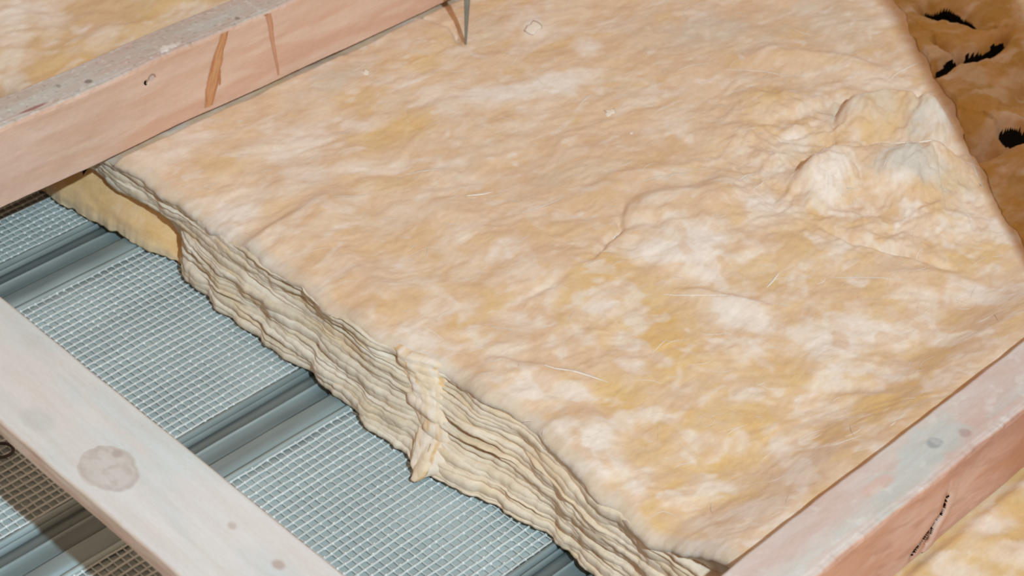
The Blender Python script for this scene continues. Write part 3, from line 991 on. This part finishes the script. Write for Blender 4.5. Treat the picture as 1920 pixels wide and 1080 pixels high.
def paint_upper(side, a, v, w):
    off = 0 * a
    z = UZ0 + w * (UZ1 - UZ0)
    y = UY + v * 0.048
    zz = a * 0 + z
    if side == 0:
        g = smooth(-0.5, 0.6, fbm(a * 5, a * 0 + w * 3, 4, 1001))
        c = lerp(np.broadcast_to(FACE, a.shape + (3,)), FACE2, g * 0.8)
        c = lerp(c, srgb(226, 196, 176), 0.6 * smooth(0.1, 0.6, fbm(a * 9 + 4, a * 0 + w * 5, 3, 1002)))
        c = lerp(c, srgb(226, 190, 172), 0.6 * smooth(-0.20, -0.33, a))
        jj = a + 0.0015 * fbm(a * 90, a * 0 + w * 9, 2, 1003)
        d = np.hypot(a - HOLE_U[0] + 0.004, (zz - HOLE_U[2] + 0.002))
        k = 1 - smooth(0.0015, 0.0032, d)
        c = lerp(c, srgb(95, 60, 45), 0.9 * k)
        off = off + 0.004 * k
        d = np.hypot(a - HOLE_U[0] - 0.004, zz - HOLE_U[2])
        c = lerp(c, srgb(200, 185, 180), 0.8 * (1 - smooth(0.002, 0.005, d)))
        c = lerp(c, srgb(120, 85, 75), 0.7 * (1 - smooth(0.0004, 0.0014, np.abs(d - 0.0045))) * (zz > HOLE_U[2]))
    else:
        g = smooth(-0.3, 0.5, fbm(a * 8, a * 0 + v * 1.5, 4, 1010))
        c = lerp(np.broadcast_to(TOPC, a.shape + (3,)), TOPB, g * 0.7)
        c = lerp(c, srgb(200, 172, 162), 0.5 * smooth(0.1, 0.6, fbm(a * 12, a * 0 + v * 3 + 9, 4, 1011)))
        c = lerp(c, srgb(215, 208, 200), 0.6 * smooth(0.35, 0.7, fbm(a * 120, a * 0 + v * 9, 3, 1012)))
        c = lerp(c, srgb(150, 134, 128), 0.5 * smooth(0.45, 0.8, fbm(a * 150, a * 0 + v * 11, 3, 1013)))
        if side == 1:
            yy = a * 0 + y
            c = lerp(c, srgb(150, 105, 100), 0.85 * spot(a, yy, TS[0][0], TS[0][1], 0.019, 0.0028))
            c = lerp(c, srgb(120, 105, 102), 0.8 * spot(a, yy, TS[1][0], TS[1][1], 0.005, 0.0045))
            c = lerp(c, srgb(128, 118, 112), 0.7 * spot(a, yy, TS[2][0], TS[2][1], 0.0035, 0.004))
            c = lerp(c, srgb(140, 125, 118), 0.6 * spot(a, yy, TS[3][0], TS[3][1], 0.003, 0.004))
            c = lerp(c, srgb(232, 226, 220), 0.9 * spot(a, yy, DUST[0], DUST[1], 0.014, 0.006, 0.5 * fbm(a * 160, yy * 160, 2, 1014)))
    return c, off


o = timber('roof_timber', -0.95, 1.05, UY, UY + 0.048, UZ0, UZ1, paint_upper, MAT_TIMBER, nx=1000, seed=21, wane=0.004)
tag(o, 'pinkish sawn timber with a long spindle knot across the upper left', 'timber', 'sawn timbers over the wool')


def face_knot(name, line, widths, seed, dark, light, label):
    """A knot cut lengthwise, lying in the front face of the upper timber."""
    line = np.array(line)
    v = np.linspace(0, 1, 130)
    k = np.linspace(0, 1, len(line))
    cx, cz = np.interp(v, k, line[:, 0]), np.interp(v, k, line[:, 1])
    u = np.linspace(-1, 1, 33)
    wd = np.interp(v, [w[0] for w in widths], [w[1] for w in widths])
    V, U = np.meshgrid(v, u, indexing='ij')
    W = wd[:, None] * (1 + 0.12 * fbm(V * 7, np.sign(U) * 2.0, 3, seed))
    X = cx[:, None] + U * W + 0.0012 * fbm(V * 3, V * 0, 2, seed + 1)
    Z = np.clip(cz[:, None] + 0 * U, UZ0 + 0.0022, UZ1 - 0.003)
    Y = UY + 0.0016 * fbm(X * 7, X * 0 + 0.2, 3, 21) - 0.0009 + 0.0005 * U ** 2
    e = smooth(0.45, 0.95, np.abs(U))
    g = smooth(-0.2, 0.5, fbm(U * 3.2 + V, V * 3, 4, seed + 2))
    C = lerp(np.broadcast_to(light, X.shape + (3,)), dark, np.clip(0.75 * e + 0.6 * g, 0, 1))
    C = lerp(C, FACE2, smooth(0.86, 1.0, np.abs(U)) * 0.8)
    P = np.stack([X, Y, Z], -1)
    m = Mesh()
    m.grid(P, C, flip=False)
    back = P[::-1].copy()
    back[..., 1] += 0.0016
    m.grid(back, C[::-1], flip=False)
    return tag(m.build(name, MAT_TIMBER, o), label)


face_knot('knot', K1, [(0, 0.0050), (0.25, 0.0058), (0.5, 0.0080), (0.8, 0.0086), (1, 0.0056)], 1300, srgb(184, 120, 82), srgb(208, 156, 112), 'long orange-brown spindle knot')
face_knot('knot', K2, [(0, 0.0046), (0.4, 0.0030), (0.65, 0.0022), (1, 0.0010)], 1320, srgb(192, 134, 102), srgb(206, 156, 124), 'faint narrow knot')
face_knot('knot', K1B, [(0, 0.0006), (0.7, 0.0020), (1, 0.0008)], 1340, srgb(176, 116, 78), srgb(190, 134, 92), 'small brown fleck beside the long knot')

CRK = knot_line([(1778, 930), (1765, 960), (1745, 992), (1722, 1028), (1712, 1040)], RY, RZ0, RZ1)
CRK2 = knot_line([(1776, 928), (1768, 958), (1752, 985), (1738, 1015)], RY, RZ0, RZ1)
STN = [at(1750, 832, RZ1), at(1700, 890, RZ1), at(1810, 812, RZ1), at(1720, 850, RZ1)]


def paint_right(side, a, v, w):
    off = 0 * a
    zz = a * 0 + RZ0 + w * (RZ1 - RZ0)
    if side == 0:
        g = smooth(-0.5, 0.5, fbm(a * 7, a * 0 + w * 2, 4, 1101))
        c = lerp(np.broadcast_to(srgb(214, 176, 158), a.shape + (3,)), srgb(202, 150, 122), g * 0.8)
        c = lerp(c, srgb(190, 134, 104), 0.7 * smooth(0.08, 0.20, a))
        c = lerp(c, srgb(178, 128, 108), 0.6 * smooth(0.55, 0.95, a * 0 + w) * smooth(0.02, 0.08, a))
        sl = fbm((a - 0.9 * zz) * 14, (zz + a * 0.3) * 60, 3, 1102)
        c = lerp(c, srgb(186, 138, 116), 0.45 * smooth(0.1, 0.6, sl))
        jj = a + 0.0030 * fbm(a * 25, a * 0 + w * 5, 2, 1103)
        for K, wd, st in ((CRK, 0.0042, 1.0), (CRK2, 0.0020, 0.7)):
            d, s, p = seg_dist(jj, zz, K)
            ww = wd * (0.35 + 0.8 * smooth(0.3, 0.85, p)) * smooth(1.25, 0.95, p)
            k = 1 - smooth(ww * 0.4, ww * 1.25, d)
            c = lerp(c, srgb(180, 124, 92), 0.5 * (1 - smooth(ww, 0.012, d)))
            c = lerp(c, srgb(104, 66, 38), st * k)
            off = off + 0.006 * k * st
        d, s, p = seg_dist(a, zz, CRK2)
        c = lerp(c, srgb(222, 192, 178), 0.7 * (s > 0) * (1 - smooth(0.003, 0.012, d)) * smooth(0.0015, 0.003, d))
        off = off - 0.002 * np.exp(-((d - 0.009) / 0.007) ** 2) * (s > 0)
    else:
        yy = a * 0 + RY + v * 0.0562
        g = smooth(-0.3, 0.5, fbm(a * 7, a * 0 + v * 1.2, 4, 1110))
        c = lerp(np.broadcast_to(srgb(208, 192, 184), a.shape + (3,)), srgb(206, 178, 168), g * 0.8)
        wv = 0.35 * fbm(a * 40, yy * 40, 3, 1111)
        for (p, ra, rb, k) in ((STN[0], 0.055, 0.022, .85), (STN[1], 0.06, 0.018, .75)):
            c = lerp(c, srgb(196, 197, 193), k * spot(a, yy, p[0], p[1], ra, rb, wv))
        c = lerp(c, srgb(198, 197, 192), 0.7 * smooth(0.10, 0.30, fbm(a * 6 + 2, a * 0 + v * 1.5, 3, 1112)) * smooth(0.65, 0.1, a * 0 + v))
        c = lerp(c, srgb(150, 152, 154), 0.75 * spot(a, yy, STN[0][0], STN[0][1], 0.009, 0.006, 1.6 * wv))
        c = lerp(c, srgb(178, 150, 146), 0.7 * spot(a, yy, STN[2][0], STN[2][1], 0.007, 0.007, wv))
        c = lerp(c, srgb(214, 172, 156), 0.6 * spot(a, yy, STN[1][0] - 0.03, STN[1][1] + 0.008, 0.03, 0.007, wv))
        c = lerp(c, srgb(228, 220, 214), 0.35 * smooth(0.3, 0.8, fbm(a * 40, yy * 60, 3, 1113)))
    return c, off


o = timber('roof_timber', -0.95, 0.95, RY, RY + 0.0562, RZ0, RZ1, paint_right, MAT_TIMBER, nx=1000, seed=41, wane=0.004)
tag(o, 'sawn timber with grey stained top and cracked knot in the lower right', 'timber', 'sawn timbers over the wool')

# pale plank across the timbers at the lower left; built along y, its exposed narrow side faces -x
PK = at(205, 880, 0.199)
SP = [at(435, 985, 0.195), at(522, 1060, 0.192), at(70, 790, 0.20), at(60, 640, 0.205)]


def paint_plank(side, a, v, w):
    off = 0 * a
    if side in (0, 2):
        # narrow side
        g = smooth(-0.4, 0.5, fbm(a * 12, a * 0 + w * 1.5, 4, 1201))
        c = lerp(np.broadcast_to(srgb(220, 204, 190), a.shape + (3,)), srgb(210, 184, 168), g)
        c = lerp(c, srgb(212, 190, 170), 0.5 * smooth(0.1, 0.5, fbm(a * 30, a * 0 + w * 4, 3, 1202)))
    else:
        xx = PL_X0 + v * (PL_X1 - PL_X0) + 0.0205 * (0.47 - a) - 0.006 * a + 0.002
        g = smooth(-0.4, 0.5, fbm(a * 5, a * 0 + v * 1.8, 4, 1210))
        c = lerp(np.broadcast_to(srgb(204, 205, 203), a.shape + (3,)), srgb(213, 206, 203), g)
        c = lerp(c, srgb(216, 207, 202), 0.6 * smooth(0.0, 0.5, fbm(a * 8 + 3, a * 0 + v * 2, 3, 1211)))
        wv = 0.16 * fbm(a * 40, xx * 40, 3, 1212)
        for (p, ra, k, col) in ((SP[0], 0.004, .6, (178, 158, 148)), (SP[1], 0.005, .7, (176, 150, 138)), (SP[2], 0.014, .4, (186, 188, 184)), (SP[3], 0.01, .2, (190, 188, 184))):
            c = lerp(c, srgb(*col), k * spot(a, xx, p[1], p[0], ra * 1.4, ra, wv))
    return c, off


PL_X0, PL_X1 = -0.548, -0.4535
# built with 'across' running from the -x side (front) to the +x side
o = None
def build_plank():
    bv = 0.0025
    wdt = PL_X1 - PL_X0
    z0, z1 = 0.1975, 0.2185
    front = [(0, z, 0) for z in np.linspace(z0 + bv, z1 - bv, 10)]
    topr = [(x, z1, 1) for x in np.linspace(bv, wdt - bv, 60)]
    back = [(wdt, z, 2) for z in np.linspace(z1 - bv, z0 + bv, 6)]
    bot = [(x, z0, 3) for x in np.linspace(wdt - bv, bv, 8)]
    rp = front + topr + back + bot + [front[0]]
    a = np.linspace(-0.54, 0.62, 640)
    P = np.zeros((len(rp), len(a), 3))
    C = np.zeros((len(rp), len(a), 3))
    for i, (dx, z, s) in enumerate(rp):
        P[i, :, 0] = PL_X0 + dx + 0.0008 * fbm(a * 8, a * 0 + (dx > 0.04) * 5, 3, 1220) + (-0.006 * a + 0.002) + (0.0006 * fbm(a * 20, a * 0 + z * 100, 2, 1222) if s == 0 else 0)
        P[i, :, 1] = a
        P[i, :, 2] = z + 0.0004 * fbm(a * 9, a * 0 + dx * 20, 2, 1221) - 0.039 * (0.47 - a)
        P[i, :, 0] += 0.0205 * (0.47 - a)
        C[i] = paint_plank(s, a, dx / wdt, (z - z0) / (z1 - z0))[0]
    m = Mesh()
    m.grid(P, C, flip=False)
    for e, fl in ((0, False), (-1, True)):
        r = P[:, e]
        m.grid(np.stack([r, np.repeat(r.mean(0)[None], len(r), 0)]), np.stack([C[:, e], C[:, e]]), flip=fl)
    return m.build('plank', MAT_PLANK)


plank = build_plank()
tag(plank, 'pale dusty wooden plank with a round knot at the lower left', 'plank')
rr_, aa_ = np.meshgrid(np.linspace(0.02, 1.0, 26), np.linspace(0, 2 * np.pi, 73), indexing='ij')
edge = 1 + 0.10 * noise(np.cos(aa_) * 1.3 + 3, np.sin(aa_) * 1.3, 1230) + 0.05 * noise(np.cos(aa_) * 4, np.sin(aa_) * 4, 1231)
KX = PK[0] + 0.0235 * rr_ * edge * np.cos(aa_)
KY = PK[1] + 0.0310 * rr_ * edge * np.sin(aa_)
KZ = 0.2185 - 0.039 * (0.47 - KY) + 0.0004 * fbm(KY * 9, (KX - PL_X0 - 0.0205 * (0.47 - KY)) * 20, 2, 1221) + 0.0005 - 0.0007 * smooth(0.9, 1.0, rr_)
PALE = srgb(208, 203, 199)
C = np.broadcast_to(srgb(201, 192, 187), KX.shape + (3,)).copy()
C = lerp(C, srgb(186, 175, 170), 0.8 * np.exp(-((rr_ - 0.84) / 0.10) ** 2) * smooth(-0.6, 0.3, fbm(aa_ * 1.5, rr_ * 3, 3, 1232)))
C = lerp(C, srgb(184, 172, 166), 0.6 * smooth(0.0, 0.5, fbm(KX * 90, KY * 70, 4, 1233)))
C = lerp(C, srgb(172, 158, 152), 0.8 * spot(KY, KX, PK[1] + 0.010, PK[0] + 0.015, 0.006, 0.005))
C = lerp(C, PALE, smooth(0.86, 1.0, rr_))
m = Mesh()
m.grid(np.stack([KX, KY, KZ], -1), C, flip=False)
low = np.stack([KX, KY, KZ - 0.003], -1)[::-1]
m.grid(low, C[::-1], flip=False)
tag(m.build('knot', MAT_PLANK, plank), 'round greyish knot')

# ------------------------------------------------------------------ steel spike stuck in the wool
tip = at(873, 84, 0.098)
ln = 0.26
dirv = np.array([-0.035, 0.012, 1.0])
m = Mesh()
sd = at(890, 40, 0.1) - at(870, 40, 0.1)
sd = sd / np.linalg.norm(sd)
fd = np.cross(sd, dirv / np.linalg.norm(dirv))
rows = []
for t in np.linspace(-0.02, ln, 24):
    wd = 0.0012 + 0.0040 * smooth(-0.02, 0.12, t) + 0.006 * smooth(0.10, 0.26, t)
    th = 0.0012
    c_ = tip + dirv * t + sd * 0.004 * math.sin(t * 9)
    rows.append([c_ + sd * wd * a_ + fd * th * b_ for a_, b_ in ((-1, 0), (-0.55, -1), (0.6, -1), (1, 0), (0.6, 1), (-0.55, 1), (-1, 0))])
m.grid(np.array(rows), srgb(150, 156, 152), flip=True)
m.grid(np.array([rows[-1], [np.mean(rows[-1][:6], 0)] * 7]), srgb(150, 156, 152), flip=True)
tag(m.build('steel_spike', MAT_STEEL), 'thin grey steel spike stuck point down in the wool at the top edge', 'spike')
